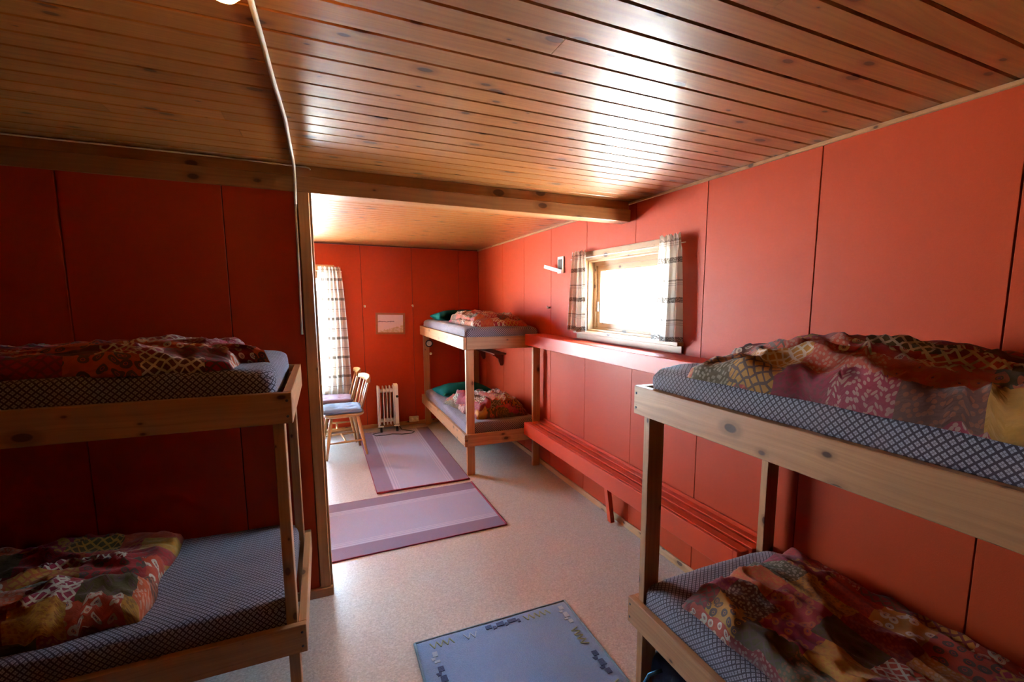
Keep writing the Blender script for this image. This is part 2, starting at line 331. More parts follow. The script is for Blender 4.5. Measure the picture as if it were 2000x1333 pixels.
def tube(name, pts, r, mat, parent=None, seg=8, caps=True, rads=None, smooth=True):
    pts = [Vector(p) for p in pts]; V = []; F = []; U = []
    n = len(pts); prev = None; dist = 0; ou = random.uniform(0, 30)
    for i, p in enumerate(pts):
        t = (pts[min(i + 1, n - 1)] - pts[max(i - 1, 0)]).normalized()
        if prev is None: a = t.orthogonal().normalized()
        else: a = (prev - t * prev.dot(t)).normalized()
        prev = a; b = t.cross(a); rr = rads[i] if rads else r
        if i: dist += (p - pts[i - 1]).length
        for k in range(seg):
            an = 2 * PI * k / seg
            V.append(p + (a * math.cos(an) + b * math.sin(an)) * rr); U.append((dist + ou, k / seg * 2 * PI * rr))
    for i in range(n - 1):
        for k in range(seg):
            F.append((i * seg + k, i * seg + (k + 1) % seg, (i + 1) * seg + (k + 1) % seg, (i + 1) * seg + k))
    if caps: F.append(tuple(reversed(range(seg)))); F.append(tuple(range((n - 1) * seg, n * seg)))
    return obj(name, V, F, mat, parent, smooth, U)
def lathe(name, prof, mat, parent=None, seg=24, M=None, smooth=True):
    V = []; F = []
    for (r, z) in prof:
        for k in range(seg):
            a = 2 * PI * k / seg; v = Vector((r * math.cos(a), r * math.sin(a), z)); V.append(M @ v if M else v)
    for i in range(len(prof) - 1):
        for k in range(seg): F.append((i * seg + k, i * seg + (k + 1) % seg, (i + 1) * seg + (k + 1) % seg, (i + 1) * seg + k))
    F.append(tuple(reversed(range(seg)))); F.append(tuple(range((len(prof) - 1) * seg, len(prof) * seg)))
    o = obj(name, V, F, mat, parent, smooth); boxuv(o.data, 2); return o
def prism(name, poly, ax, a0, a1, mat, parent=None, smooth=False):
    """extrude a 2D polygon along axis ax from a0 to a1"""
    n = len(poly); V = []
    for a in (a0, a1):
        for (p, q) in poly:
            V.append({0: (a, p, q), 1: (p, a, q), 2: (p, q, a)}[ax])
    F = [tuple(range(n)), tuple(reversed(range(n, 2 * n)))] + [(i, n + i, n + (i + 1) % n, (i + 1) % n) for i in range(n)]
    o = obj(name, V, F, mat, parent, smooth)
    bm = bmesh.new(); bm.from_mesh(o.data); bmesh.ops.recalc_face_normals(bm, faces=bm.faces); bm.to_mesh(o.data); bm.free(); boxuv(o.data, ax); return o
def soft_slab(name, L, W, T, r, mat, parent=None, nx=60, ny=30, nz=5, nfun=None, loc=(0, 0, 0)):
    """rounded, cushion-like slab from 0..L,0..W,0..T, UV in metres; nfun displaces"""
    bm = bmesh.new(); seen = {}; faces = []
    def P(i, j, k):
        key = (i, j, k)
        if key not in seen:
            p = Vector((L * i / nx, W * j / ny, T * k / nz))
            c = Vector((min(max(p.x, r), L - r), min(max(p.y, r), W - r), min(max(p.z, min(r, T / 2)), T - min(r, T / 2))))
            d = p - c
            if d.length > 1e-9:
                rz = min(r, T / 2); e = Vector((d.x / r, d.y / r, d.z / rz)); m = max(abs(e.x), abs(e.y), abs(e.z))
                e = e.normalized() * m; p = c + Vector((e.x * r, e.y * r, e.z * rz))
            if nfun: p = nfun(p)
            seen[key] = bm.verts.new(p)
        return seen[key]
    def quad(a, b, c, d):
        try: bm.faces.new((a, b, c, d))
        except ValueError: pass
    for i in range(nx):
        for j in range(ny):
            quad(P(i, j, nz), P(i + 1, j, nz), P(i + 1, j + 1, nz), P(i, j + 1, nz)); quad(P(i, j, 0), P(i, j + 1, 0), P(i + 1, j + 1, 0), P(i + 1, j, 0))
    for i in range(nx):
        for k in range(nz):
            quad(P(i, 0, k), P(i + 1, 0, k), P(i + 1, 0, k + 1), P(i, 0, k + 1)); quad(P(i, ny, k), P(i, ny, k + 1), P(i + 1, ny, k + 1), P(i + 1, ny, k))
    for j in range(ny):
        for k in range(nz):
            quad(P(0, j, k), P(0, j, k + 1), P(0, j + 1, k + 1), P(0, j + 1, k)); quad(P(nx, j, k), P(nx, j + 1, k), P(nx, j + 1, k + 1), P(nx, j, k + 1))
    me = bpy.data.meshes.new(name); bm.to_mesh(me); bm.free(); me.materials.append(mat); me.uv_layers.new(name='UVMap')
    me.polygons.foreach_set('use_smooth', [True] * len(me.polygons))
    # unwrapped UV: side faces continue the top pattern downwards
    uvl = me.uv_layers[0].data; ou, ov = random.uniform(0, 9), random.uniform(0, 9)
    for p in me.polygons:
        nrm = p.normal; k = max(range(3), key=lambda i: abs(nrm[i]))
        for li in p.loop_indices:
            co = me.vertices[me.loops[li].vertex_index].co
            uvl[li].uv = {2: (co.x + ou, co.y + ov), 1: (co.x + ou, ov + (-(T - co.z) if nrm.y < 0 else W + T - co.z)), 0: (ou + (-(T - co.z) if nrm.x < 0 else L + T - co.z), co.y + ov)}[k]
    o = bpy.data.objects.new(name, me); o.location = loc; return link(o, parent)
def fn(x, y, z=0): return noise.noise(Vector((x, y, z)))
def join_stuff(name, boxes, mat, parent, axis):
    o = box(name, boxes, mat, parent, 0, axis); o['kind'] = 'stuff'; return o

# ================================================================ ROOM SHELL
# floor
floor = box('floor', (XL, XW + .1, YB, YF + .1, -.12, 0), MAT['floor'], None, 0, kind='structure')
box('seam', (.298, .303, YB, 2.83, 0, .0012), MAT['floor'], floor, .0004)
# outdoor ground
g = box('ground', (-120, 120, -120, 120, -.62, -.5), MAT['ground'], None, 0, kind='structure')
# ceiling : backing slab + planks
ceiling = box('ceiling', (XL - .1, XW + .16, YB - .1, YF + .16, H + .016, H + .12), MAT['groove'], None, 0, kind='structure')
PW = .0875
def plank_mesh(x0, x1, y0):
    c = .0045; g0 = .0008; ya = y0 + g0; yb = y0 + PW - g0; zb = H; zt = H + .015
    poly = [(ya, zt), (ya, zb + c), (ya + c, zb), (yb - c, zb), (yb, zb + c), (yb, zt)]
    return poly
yk = .889 - PW * 24
planks = []
while yk < YP + .0:
    if yk >= .1:
        cuts = [XL, XW]
        if random.random() < .45: cuts = [XL, random.uniform(-1.2, 1.4), XW]
        for a, b2 in zip(cuts[:-1], cuts[1:]):
            prism('plank', plank_mesh(a, b2, yk), 0, a + .0006, b2 - .0006, MAT['ceil'], ceiling)
    yk += PW
def plank_mass(name, ya, yb):
    V = []; F = []; U = []; y = ya
    while y < yb - .01:
        poly = plank_mesh(0, 0, y); ou = random.uniform(0, 40); n0 = len(V)
        for x in (XL, XW):
            for (p, q) in poly: V.append((x, p, q)); U.append((x + ou, p + random.choice([0]) + ou))
        for i in range(6): F.append((n0 + i, n0 + (i + 1) % 6, n0 + 6 + (i + 1) % 6, n0 + 6 + i))
        y += PW
    o = obj(name, V, F, MAT['ceil'], ceiling, False, U); o['kind'] = 'stuff'
    bm = bmesh.new(); bm.from_mesh(o.data); bmesh.ops.recalc_face_normals(bm, faces=bm.faces); bm.to_mesh(o.data); bm.free()
    return o
n_back = int((.1 - (.889 - PW * 24)) / PW) + 1
plank_mass('planks_behind', .889 - PW * 24, .889 - PW * 24 + PW * n_back)
plank_mass('far_planks', yk, YF)

# right wall : structure with window opening + panels
WY0, WY1, WZ0, WZ1 = 2.14, 3.06, 1.262, 1.765     # opening
wall_r = box('wall_right', [(XW + .012, XW + .14, YB, WY0, -.1, H + .02), (XW + .012, XW + .14, WY1, YF + .14, -.1, H + .02), (XW + .012, XW + .14, WY0, WY1, -.1, WZ0), (XW + .012, XW + .14, WY0, WY1, WZ1, H + .02)], MAT['groove'], None, 0, kind='structure')
js = [1.882 - .6 * k for k in range(-7, 7)]
js = sorted([j for j in js if YB < j < YF])
edges = [YB] + js + [YF]
gp = .0022
for a, b2 in zip(edges[:-1], edges[1:]):
    a += gp; b2 -= gp; X0, X1 = XW, XW + .012
    if b2 <= WY0 or a >= WY1: bx = [(X0, X1, a, b2, 0, H)]
    else:
        bx = [(X0, X1, a, b2, WZ1, H), (X0, X1, a, b2, 0, WZ0)]
        if a < WY0: bx.append((X0, X1, a, WY0, WZ0, WZ1))
        if b2 > WY1: bx.append((X0, X1, WY1, b2, WZ0, WZ1))
    box('panel', bx, MAT['redwall'], wall_r, .0 if len(bx) > 1 else .0012, 2)
# far wall with window
FX0, FX1, FZ0, FZ1 = -1.85, .075, .50, 1.78
wall_f = box('wall_far', [(XL, FX0, YF + .012, YF + .14, -.1, H + .02), (FX1, XW + .14, YF + .012, YF + .14, -.1, H + .02), (FX0, FX1, YF + .012, YF + .14, -.1, FZ0), (FX0, FX1, YF + .012, YF + .14, FZ1, H + .02)], MAT['groove'], None, 0, kind='structure')
xs = [XL, -2.91, -2.36, -1.80, -1.26, -.71, -.155, .398, .944, 1.49, XW]
for a, b2 in zip(xs[:-1], xs[1:]):
    a += gp; b2 -= gp; Y0, Y1 = YF, YF + .012
    if b2 <= FX0 or a >= FX1: bx = [(a, b2, Y0, Y1, 0, H)]
    else:
        bx = [(a, b2, Y0, Y1, FZ1, H), (a, b2, Y0, Y1, 0, FZ0)]
        if a < FX0: bx.append((a, FX0, Y0, Y1, FZ0, FZ1))
        if b2 > FX1: bx.append((FX1, b2, Y0, Y1, FZ0, FZ1))
    box('panel', bx, MAT['redwall'], wall_f, .0 if len(bx) > 1 else .0012, 2)
# left + back walls (mostly out of view)
box('wall_left', (XL - .12, XL, YB - .1, YF + .14, -.1, H + .02), MAT['redwall'], None, 0, kind='structure')
box('wall_back', (XL, XW + .14, YB - .12, YB, -.1, H + .02), MAT['redwall'], None, 0, kind='structure')
# partition
part = box('wall_partition', (XL, -.082, YP + .012, YP + .085, 0, ZB + .03), MAT['groove'], None, 0, kind='structure')
ps = [XL, -3.01, -2.48, -1.95, -1.425, -.896, -.367, -.082]
for a, b2 in zip(ps[:-1], ps[1:]):
    box('panel', (a + gp, b2 - gp, YP, YP + .012, 0, ZB), MAT['redwall'], part, .0012, 2)
    box('panel', (a + gp, b2 - gp, YP + .085, YP + .097, 0, ZB), MAT['redwall'], part, .0012, 2)
post = box('trim_1', (-.081, -.033, YP - .012, YP + .108, .045, ZB), MAT['beam'], None, .003, 2, kind='structure')
box('edge_strip', (-.033, -.024, YP + .0, YP + .1, .045, ZB), MAT['pine'], post, .001, 2)
box('plinth', (-.135, -.022, YP - .022, YP + .11, 0, .044), MAT['beam'], post, .002, 0)
# beam
beam = box('beam', (XL, XW - .022, YP - .004, YP + .098, ZB, H - .052), MAT['beam'], None, .002, 0, kind='structure')
box('upper_board', (XL, XW - .022, YP + .018, YP + .080, H - .0525, H), MAT['beam'], beam, .002, 0)
# ceiling edge trims and baseboards
box('trim_2', (XW - .012, XW, YB, YF, H - .014, H), MAT['pine'], None, .002, 1, kind='structure')
box('trim_3', (XL, XW - .012, YF - .012, YF, H - .014, H), MAT['redwood'], None, .002, 0, kind='structure')
box('baseboard_right', (XW - .014, XW, YB, YF - .014, 0, .045), MAT['trim'], None, .003, 1, kind='structure')
box('baseboard_far', (XL, XW - .014, YF - .014, YF, 0, .045), MAT['pine'], None, .003, 0, kind='structure')
box('baseboard_partition', (XL, -.136, YP - .014, YP, 0, .045), MAT['pine'], None, .003, 0, kind='structure')

# ---------------------------------------------------------------- windows
def window(name, M, w, h, aw, sillw, sash, mullion=False):
    """local: x along wall, y into the room (negative = outside), z up; opening 0..w,0..h"""
    r = bpy.data.objects.new(name, None); r.matrix_world = M; link(r); r['kind'] = 'structure'
    T = MAT['trim']; a = aw
    box('architrave', (-a, w + a, 0, .016, h, h + a + .008), T, r, .002, 0)
    box('architrave', (-a, 0, 0, .016, 0, h), T, r, .002, 2); box('architrave', (w, w + a, 0, .016, 0, h), T, r, .002, 2)
    box('window_sill', [(-sillw, w + sillw, 0, .045, -.022, 0), (-sillw, w + sillw, .0, .016, -.062, -.0225)], T, r, .002, 0)
    d = .14; t = .028
    box('reveal', (0, w, -d, 0, h - .012, h), T, r, 0, 0); box('reveal', (0, w, -d, 0, 0, .012), T, r, 0, 0)
    box('reveal', (0, .012, -d, 0, .012, h - .012), T, r, 0, 2); box('reveal', (w - .012, w, -d, 0, .012, h - .012), T, r, 0, 2)
    q = .012
    box('window_frame', [(q, w - q, -.11, -.045, h - q - t, h - q), (q, w - q, -.11, -.045, q, q + t * .5), (q, q + t, -.11, -.045, q + t * .5, h - q - t), (w - q - t, w - q, -.11, -.045, q + t * .5, h - q - t)], T, r, .0, 0)
    q2 = q + t
    nb = 2 if mullion else 1; ww = (w - 2 * q2) / nb
    for i in range(nb):
        x0 = q2 + i * ww; x1 = x0 + ww; s = sash
        sh = box('sash', [(x0, x1, -.095, -.06, h - q2 - s, h - q2), (x0, x1, -.095, -.06, q + t * .5, q2 + s * .55), (x0, x0 + s, -.095, -.06, q2 + s * .55, h - q2 - s), (x1 - s, x1, -.095, -.06, q2 + s * .55, h - q2 - s)], T, r, .0, 0)
        box('pane', (x0 + s - .004, x1 - s + .004, -.080, -.076, q2 + s * .55 - .004, h - q2 - s + .004), MAT['glass'], sh, 0, 0)
        box('latch', (x1 - s * .7, x1 - s * .7 + .018, -.06, -.048, q2 + .10, q2 + .17), MAT['metal'], sh, .003, 2)
    return r
# right window: local x = +Y... local y(into room) = -X  -> rotation: x->(0,1,0)?, y->(-1,0,0), z up (proper)
Mr = Matrix(((0, -1, 0, XW), (1, 0, 0, WY0), (0, 0, 1, WZ0), (0, 0, 0, 1)))
window('window_1', Mr, WY1 - WY0, WZ1 - WZ0, .052, .13, .038)
# far window: local x = -X? need y -> -Y : x->(-1,0,0), y->(0,-1,0)
Mf = Matrix(((-1, 0, 0, FX1), (0, -1, 0, YF), (0, 0, 1, FZ0), (0, 0, 0, 1)))
window('window_2', Mf, FX1 - FX0, FZ1 - FZ0, .055, .08, .04)

def curtain(name, M, w_top, w_bot, shift, h, amp, folds, label, seed, flip=False):
    rnd = random.Random(seed); nu, nv = 110, 46; V = []; U = []; F = []
    ph = [rnd.uniform(0, 6.28) for _ in range(4)]
    for j in range(nv + 1):
        t = j / nv; z = h * (1 - t)
        gather = math.exp(-((t - .085) / .03) ** 2)            # tied casing
        wd = w_top + (w_bot - w_top) * (t ** .8); x0 = shift * t
        a = amp * (.55 + .55 * t) * (1 - .55 * gather)
        for i in range(nu + 1):
            s = i / nu
            k = s + .03 * math.sin(s * 9 + ph[2])
            y = a * (math.sin(k * folds * 2 * PI + ph[0] + t * .5) + .35 * math.sin(k * folds * 3.7 * PI + ph[1] + t)) 
            if t < .12: y += .003 * math.sin(k * 2 * PI * folds * 3)
            zz = z + (.006 * math.sin(k * 2 * PI * folds * 2.6 + ph[3]) if t < .06 else .004 * math.sin(k * 9) * t)
            V.append((x0 + wd * s, y, zz)); U.append((s * w_bot * 1.9, t * h))
    for j in range(nv):
        for i in range(nu):
            a = j * (nu + 1) + i; F.append((a, a + 1, a + nu + 2, a + nu + 1))
    o = obj(name, V, F, MAT['curtain'], None, True, U); o.matrix_world = M
    return tag(o, label, 'curtain')
def Mloc(x, y, z, rz=0): return Matrix.Translation((x, y, z)) @ Matrix.Rotation(rz, 4, 'Z')
# right window curtains: local x -> -Y (towards camera): rz=-90 ; local y -> +X (to wall)
cx = XW - .052
curtain('curtain', Mloc(cx, 2.185, 1.262, -PI / 2), .175, .27, -.055, .565, .012, 4, 'short cream brown-banded curtain on the camera side of the small window', 3)
curtain('curtain', Mloc(cx, 3.20, 1.255, -PI / 2), .19, .29, -.055, .575, .012, 4, 'short cream brown-banded curtain on the far side of the small window', 5)
# far window curtains : local x->X
curtain('curtain', Mloc(-.03, YF - .07, .40, 0), .215, .40, -.12, 1.42, .016, 6, 'long translucent cream banded curtain behind the wooden chairs, on the tall far window', 8)
curtain('curtain', Mloc(-1.99, YF - .07, .40, 0), .22, .30, .02, 1.42, .016, 6, 'long cream banded curtain at the partition side of the tall far window', 9)
def rod(p0, p1, label):
    r = tube('curtain_rod', [p0, p1], .0025, MAT['white'], None, 8); return tag(r, label, 'rod')
rod((cx + .018, 1.99, 1.782), (cx + .018, 3.26, 1.782), 'thin white curtain rod across the top of the small right-hand window')
rod((-2.0, YF - .07, 1.775), (.2, YF - .07, 1.775), 'thin white curtain rod across the top of the tall far window')

# ================================================================ FIXED RED SHELF AND BENCH
sh = empty('wall_shelf', (XW, 3.79, 1.10), 0, 'long red painted wall shelf under the small window, running between the two bunks', 'shelf')
def at(o, parent): o.matrix_parent_inverse = Matrix.Translation(-Vector(parent.location)); return o
at(box('shelf_top', (1.566, XW - .0005, 1.412, 3.79, 1.176, 1.194), MAT['redgloss'], sh, .003, 1), sh)
at(box('front_board', (1.546, 1.565, 1.412, 3.79, 1.10, 1.194), MAT['redgloss'], sh, .003, 1), sh)
for y in (1.5, 2.6, 3.7): at(box('bracket', (1.60, XW - .001, y, y + .03, 1.12, 1.175), MAT['redgloss'], sh, .003, 0), sh)
bn = empty('wall_bench', (XW, 3.79, 0), 0, 'long glossy red slatted bench fixed along the right wall below the shelf', 'bench')
at(box('apron', [(1.535, 1.555, 1.412, 3.79, .315, .423), (1.535, 1.555, 1.387, 1.412, .3635, .423)], MAT['redbench'], bn, .003, 1), bn)
for i, (a, b2) in enumerate(((1.5555, 1.604), (1.621, 1.664), (1.681, 1.7215))):
    at(box('slat', (a, b2, 1.387, 3.79, .400, .423), MAT['redbench'], bn, .003, 1), bn)
at(box('wall_rail', (1.7225, XW - .001, 1.412, 3.79, .385, .44), MAT['redbench'], bn, .003, 1), bn)
for y in (1.55, 2.60):
    at(box('crosspiece', (1.556, XW - .002, y - .02, y + .02, .345, .399), MAT['redbench'], bn, .002, 0), bn)
    at(prism('leg', [(1.622, .345), (1.652, .345), (1.702, .001), (1.672, .001)], 1, y - .02, y + .02, MAT['redbench'], bn), bn)

# ================================================================ BUNK BEDS
def bunk(loc, rz, L, W, label, group=None):
    r = empty('bunk_bed', loc, rz, label, 'bunk bed', group)
    P = MAT['pine']; t = .026; i = t + .001
    for zt in (1.178, .362):
        zb = zt - .102
        box('side_rail', (0, L, 0, t, zb, zt), P, r, .002, 0)
        box('back_rail', (0, L, W - t, W, zb, zt), P, r, .002, 0)
        box('end_board', (0, t, i, W - i, zb, zt), P, r, .002, 1); box('end_board', (L - t, L, i, W - i, zb, zt), P, r, .002, 1)
        zz = zb + .022
        for k in range(10):                                     # slats under the mattress
            x = .09 + k * (L - .26) / 9
            if k in (0, 9): box('slat', (x, x + .08, i + .0, W - i, zz, zz + .018), P, r, .001, 1)
            else: box('slat', (x, x + .08, i, W - i, zz, zz + .018), P, r, .001, 1)
    for zt in (1.178, .362):
        for x in (.014, L - .014):
            for dz in (.026, .078): tube('screw', [(x, -.0012, zt - dz), (x, .004, zt - dz)], .0045, MAT['grey'], r, 8)
    for x in (i, L - i - .034):
        for (y0, y1) in ((i, i + .066), (W - i - .066, W - i)):
            box('leg', (x, x + .034, y0, y1, 0, 1.15), P, r, .002, 2)
    return r
bunk((-2.057, 1.74, 0), 0, 1.95, .765, 'pine bunk bed standing against the dark red partition on the left')
bunk((1.0, 1.41, 0), -PI / 2, 1.95, .733, 'pine bunk bed nearest the camera along the right wall')
bunk((1.012, 5.735, 0), -PI / 2, 1.935, .72, 'pine bunk bed in the far corner with teal pillows')

def mattress(bed_loc, rz, L, W, z, label, x0=.046, x1=.046, over=0.0, seed=1, T=.136):
    """laid in the bed frame's own axes"""
    l = L - x0 - x1; wd = W - .056 - .006
    def f(p):
        q = Vector(p); e = 1 if p.z > T * .4 else 0
        q.z += (fn(p.x * 4 + seed * 7, p.y * 4, 3) * .006 + fn(p.x * 13, p.y * 13, seed) * .003) * e
        q.y += fn(p.x * 6, p.z * 12, seed) * .004 * (1 if abs(p.y - wd / 2) > wd * .45 else 0)
        # gathered corners
        c = min((Vector((p.x, p.y)) - Vector(cc)).length for cc in ((0, 0), (l, 0), (0, wd), (l, wd)))
        if c < .12:
            k = (1 - c / .12); q.z -= .018 * k * e; q += Vector((fn(p.x * 60, p.y * 60, p.z * 60 + seed), fn(p.x * 60 + 9, p.y * 60, p.z * 60), fn(p.x * 50, p.y * 50 + 5, p.z * 50))) * .008 * k
        return q
    o = soft_slab('mattress', l, wd, T, .036, MAT['sheet'], None, 90, 36, 8, f)
    o.matrix_world = Mloc(*bed_loc[:2], 0, rz) @ Matrix.Translation((x0, .029, z))
    return tag(o, label, 'mattress')
ZU, ZL = 1.116, .3
G = 'mattresses in purple-grey lattice sheets'
B1 = (-2.057, 1.74); B2 = (1.0, 1.41); B3 = (1.012, 5.735)
mattress(B1, 0, 1.95, .765, ZU + .004, 'purple-grey lattice-sheeted mattress on the top bunk at left, against the partition', seed=1)['group'] = G
mattress(B1, 0, 1.95, .765, ZL + .004, 'purple-grey lattice-sheeted mattress on the bottom bunk at left, half bare', seed=2)['group'] = G
mattress(B2, -PI / 2, 1.95, .733, ZU + .004, 'purple-grey lattice-sheeted mattress on the top bunk nearest the camera at right', seed=3)['group'] = G
mattress(B2, -PI / 2, 1.95, .733, ZL + .004, 'purple-grey lattice-sheeted mattress on the bottom bunk nearest the camera at right', seed=4)['group'] = G
mattress(B3, -PI / 2, 1.935, .72, ZU + .004, 'purple-grey lattice-sheeted mattress on the top bunk in the far corner', seed=5)['group'] = G
mattress(B3, -PI / 2, 1.935, .72, ZL + .004, 'purple-grey lattice-sheeted mattress on the bottom bunk in the far corner', seed=6)['group'] = G

# ---------------------------------------------------------------- duvets
def duvet_mesh(corners, z0, h, seed, ru=.0, nu=110, nv=70, thin=.022, wr=1.0, puff=None, uvrot=False, tilt=0, folds=None, skew=0):
    A, B, C, D = [Vector(c) for c in corners]
    lu = ((B - A).length + (C - D).length) / 2; lv = ((D - A).length + (C - B).length) / 2
    top = []; U = []
    for j in range(nv + 1):
        for i in range(nu + 1):
            u, v = i / nu, j / nv
            p = A.lerp(B, u).lerp(D.lerp(C, u), v)
            eu = 2 * u - 1; ev = 2 * v - 1
            edge = (1 - abs(eu) ** 12) ** .5 * (1 - abs(ev) ** 7) ** .5 if abs(eu) < 1 and abs(ev) < 1 else 0
            x = u * lu; y = v * lv
            ew = max(abs(eu), abs(ev)) ** 6
            off = Vector((fn(x * 5 + seed, y * 5, 1), fn(x * 5, y * 5 + seed, 7))) * .03 * ew
            hh = h
            if puff: hh *= puff(u, v)
            low = .72 + .55 * fn(x * 2.6 + seed * 3.1, y * 3.2, seed)
            # crisp folds: ridged noise, domain warped
            wx = x + .05 * fn(x * 6, y * 6, seed + 5); wy = y + .05 * fn(x * 6 + 4, y * 6, seed + 2)
            r1 = 1 - abs(fn(wx * 3.2 + seed + wy * skew, wy * 9.5, seed * 1.7)) * 2.4
            r2 = 1 - abs(fn(wx * 9 + seed, wy * 17, seed * 2.3 + 4)) * 2.4
            rr = max(r1, 0) ** 2 * .026 + max(r2, 0) ** 2 * .011
            z = thin * (edge ** .35 if edge > 0 else 0) + hh * edge * low + wr * rr * min(1, edge * 1.6)
            if folds:
                for (fv, fd, fw) in folds: z -= fd * edge * math.exp(-(((v + .10 * fn(u * 5, 2, seed)) - fv) / fw) ** 2)
            top.append((p.x + off.x, p.y + off.y, z0 + max(z, .0)))
    cu = [[0] * (nu + 1) for _ in range(nv + 1)]; cv = [[0] * (nu + 1) for _ in range(nv + 1)]
    P = [Vector(t) for t in top]
    for j in range(nv + 1):
        for i in range(nu + 1):
            if i: cu[j][i] = cu[j][i - 1] + .5 * ((P[j * (nu + 1) + i] - P[j * (nu + 1) + i - 1]).length + lu / nu)
            if j: cv[j][i] = cv[j - 1][i] + (P[j * (nu + 1) + i] - P[(j - 1) * (nu + 1) + i]).length
    for j in range(nv + 1):
        for i in range(nu + 1):
            U.append((cu[j][i] - cu[j][nu // 2] + seed * 1.3, cv[j][i] - cv[nv // 2][i] + seed * .7))
    F = []
    for j in range(nv):
        for i in range(nu):
            a = j * (nu + 1) + i; F.append((a, a + 1, a + nu + 2, a + nu + 1))
    n = len(top); bot = [(x, y, z0 - .0) for x, y, z in top]
    # coarse underside: fan of rim
    rim = [i for i in range(nu + 1)] + [j * (nu + 1) + nu for j in range(1, nv + 1)] + [nv * (nu + 1) + i for i in range(nu - 1, -1, -1)] + [j * (nu + 1) for j in range(nv - 1, 0, -1)]
    V = list(top); c = len(V); V.append((sum(v[0] for v in top) / n, sum(v[1] for v in top) / n, z0)); U.append((0, 0))
    m = len(rim)
    for k in range(m): F.append((rim[(k + 1) % m], rim[k], c))
    return V, F, U
def duvet(layers, label, cat='duvet', mat='patch'):
    V = []; F = []; U = []
    for kw in layers:
        v, f, u = duvet_mesh(**kw); n = len(V); V += v; U += u; F += [tuple(a + n for a in q) for q in f]
    o = obj('duvet', V, F, MAT[mat], None, True, U); o.data.update()
    o['group'] = 'patchwork duvets'
    return tag(o, label, cat)
ZT = ZU + .004 + .136 - .006; ZM = ZL + .004 + .136 - .006
# right top: u along -y (towards camera), v from wall (0) to room (1)
duvet([dict(corners=[(1.66, 1.30), (1.68, -.45), (1.015, -.45), (1.0, 1.14)], z0=ZT, h=.095, seed=11, wr=1.1, puff=lambda u, v: .75 + .65 * math.exp(-((u - .17) / .16) ** 2 - ((v - .3) / .4) ** 2), skew=1.5)], 'red and cream patchwork duvet on the top bunk nearest the camera at right')
duvet([dict(corners=[(1.68, 1.255), (1.685, -.45), (1.10, -.45), (1.055, 1.19)], z0=ZM, h=.072, seed=23, wr=.9, skew=2)], 'red and cream patchwork duvet on the bottom bunk nearest the camera at right')
# left top: u along +x, v from room (0) to wall (1)
duvet([dict(corners=[(-1.85, 1.785), (-.255, 1.79), (-.30, 2.42), (-1.85, 2.47)], z0=ZT, h=.045, seed=31, wr=.9, puff=lambda u, v: .95 + .2 * math.sin(u * 9)),
       dict(corners=[(-.42, 2.0), (-.185, 1.93), (-.24, 1.99), (-.42, 2.25)], z0=ZT + .002, h=.03, seed=33, nu=24, nv=16, wr=.6)], 'dark patchwork duvet on the top bunk at left, tip pointing to the bed end')
duvet([dict(corners=[(-1.95, 1.80), (-.58, 1.84), (-.60, 2.47), (-1.95, 2.49)], z0=ZM, h=.085, seed=44, wr=1.3, folds=[(.36, .055, .05), (.7, .02, .06)], skew=-1)], 'rumpled patchwork duvet on the bottom bunk at left, with a deep lengthwise fold')
# far bunk
duvet([dict(corners=[(1.13, 3.93), (1.13, 4.86), (1.64, 4.86), (1.62, 3.90)], z0=ZT, h=.045, seed=52, wr=.8, nu=70, nv=44, thin=.02),
       dict(corners=[(1.16, 4.0), (1.15, 4.80), (1.60, 4.75), (1.58, 3.97)], z0=ZT + .035, h=.05, seed=57, wr=.9, nu=70, nv=44, thin=.02)], 'folded orange patchwork duvet beside the teal pillow on the top bunk in the far corner')
duvet([dict(corners=[(1.17, 3.98), (1.06, 4.78), (1.58, 4.82), (1.655, 3.95)], z0=ZM, h=.07, seed=63, wr=1.3, nu=70, nv=44, thin=.03),
       dict(corners=[(1.20, 4.02), (1.10, 4.6), (1.55, 4.62), (1.62, 4.0)], z0=ZM + .055, h=.07, seed=68, wr=1.6, nu=70, nv=44, thin=.03, skew=2)], 'bunched pink and orange patchwork duvet on the bottom bunk in the far corner')
def pillow(cx, cy, z, lx, ly, h, rz, label, tilt=(0, 0)):
    def f(p):
        u = p.x / lx * 2 - 1; v = p.y / ly * 2 - 1
        k = max(0, (1 - abs(u) ** 2.6)) ** .55 * max(0, (1 - abs(v) ** 2.6)) ** .55
        zc = h * .35; z = zc + (p.z - h / 2) * (k * 1.0 + .08) + fn(p.x * 9, p.y * 9, z0s) * .012 * k
        pinch = 1 - .07 * (abs(u) ** 4) * (1 - abs(v)) - .07 * (abs(v) ** 4) * (1 - abs(u))
        return Vector((lx / 2 + (p.x - lx / 2) * pinch, ly / 2 + (p.y - ly / 2) * pinch, max(z, 0)))
    z0s = cx * 10
    o = soft_slab('pillow', lx, ly, h, .02, MAT['teal'], None, 40, 30, 6, f)
    o.matrix_world = Matrix.Translation((cx, cy, z)) @ Matrix.Rotation(rz, 4, 'Z') @ Matrix.Rotation(tilt[0], 4, 'X') @ Matrix.Translation((-lx / 2, -ly / 2, 0))
    o['group'] = 'teal pillows'
    return tag(o, label, 'pillow')
pillow(1.37, 5.30, ZT, .56, .40, .13, .05, 'teal pillow on the top bunk in the far corner')
pillow(1.36, 5.20, ZM, .56, .40, .14, .12, 'teal pillow on the bottom bunk in the far corner')

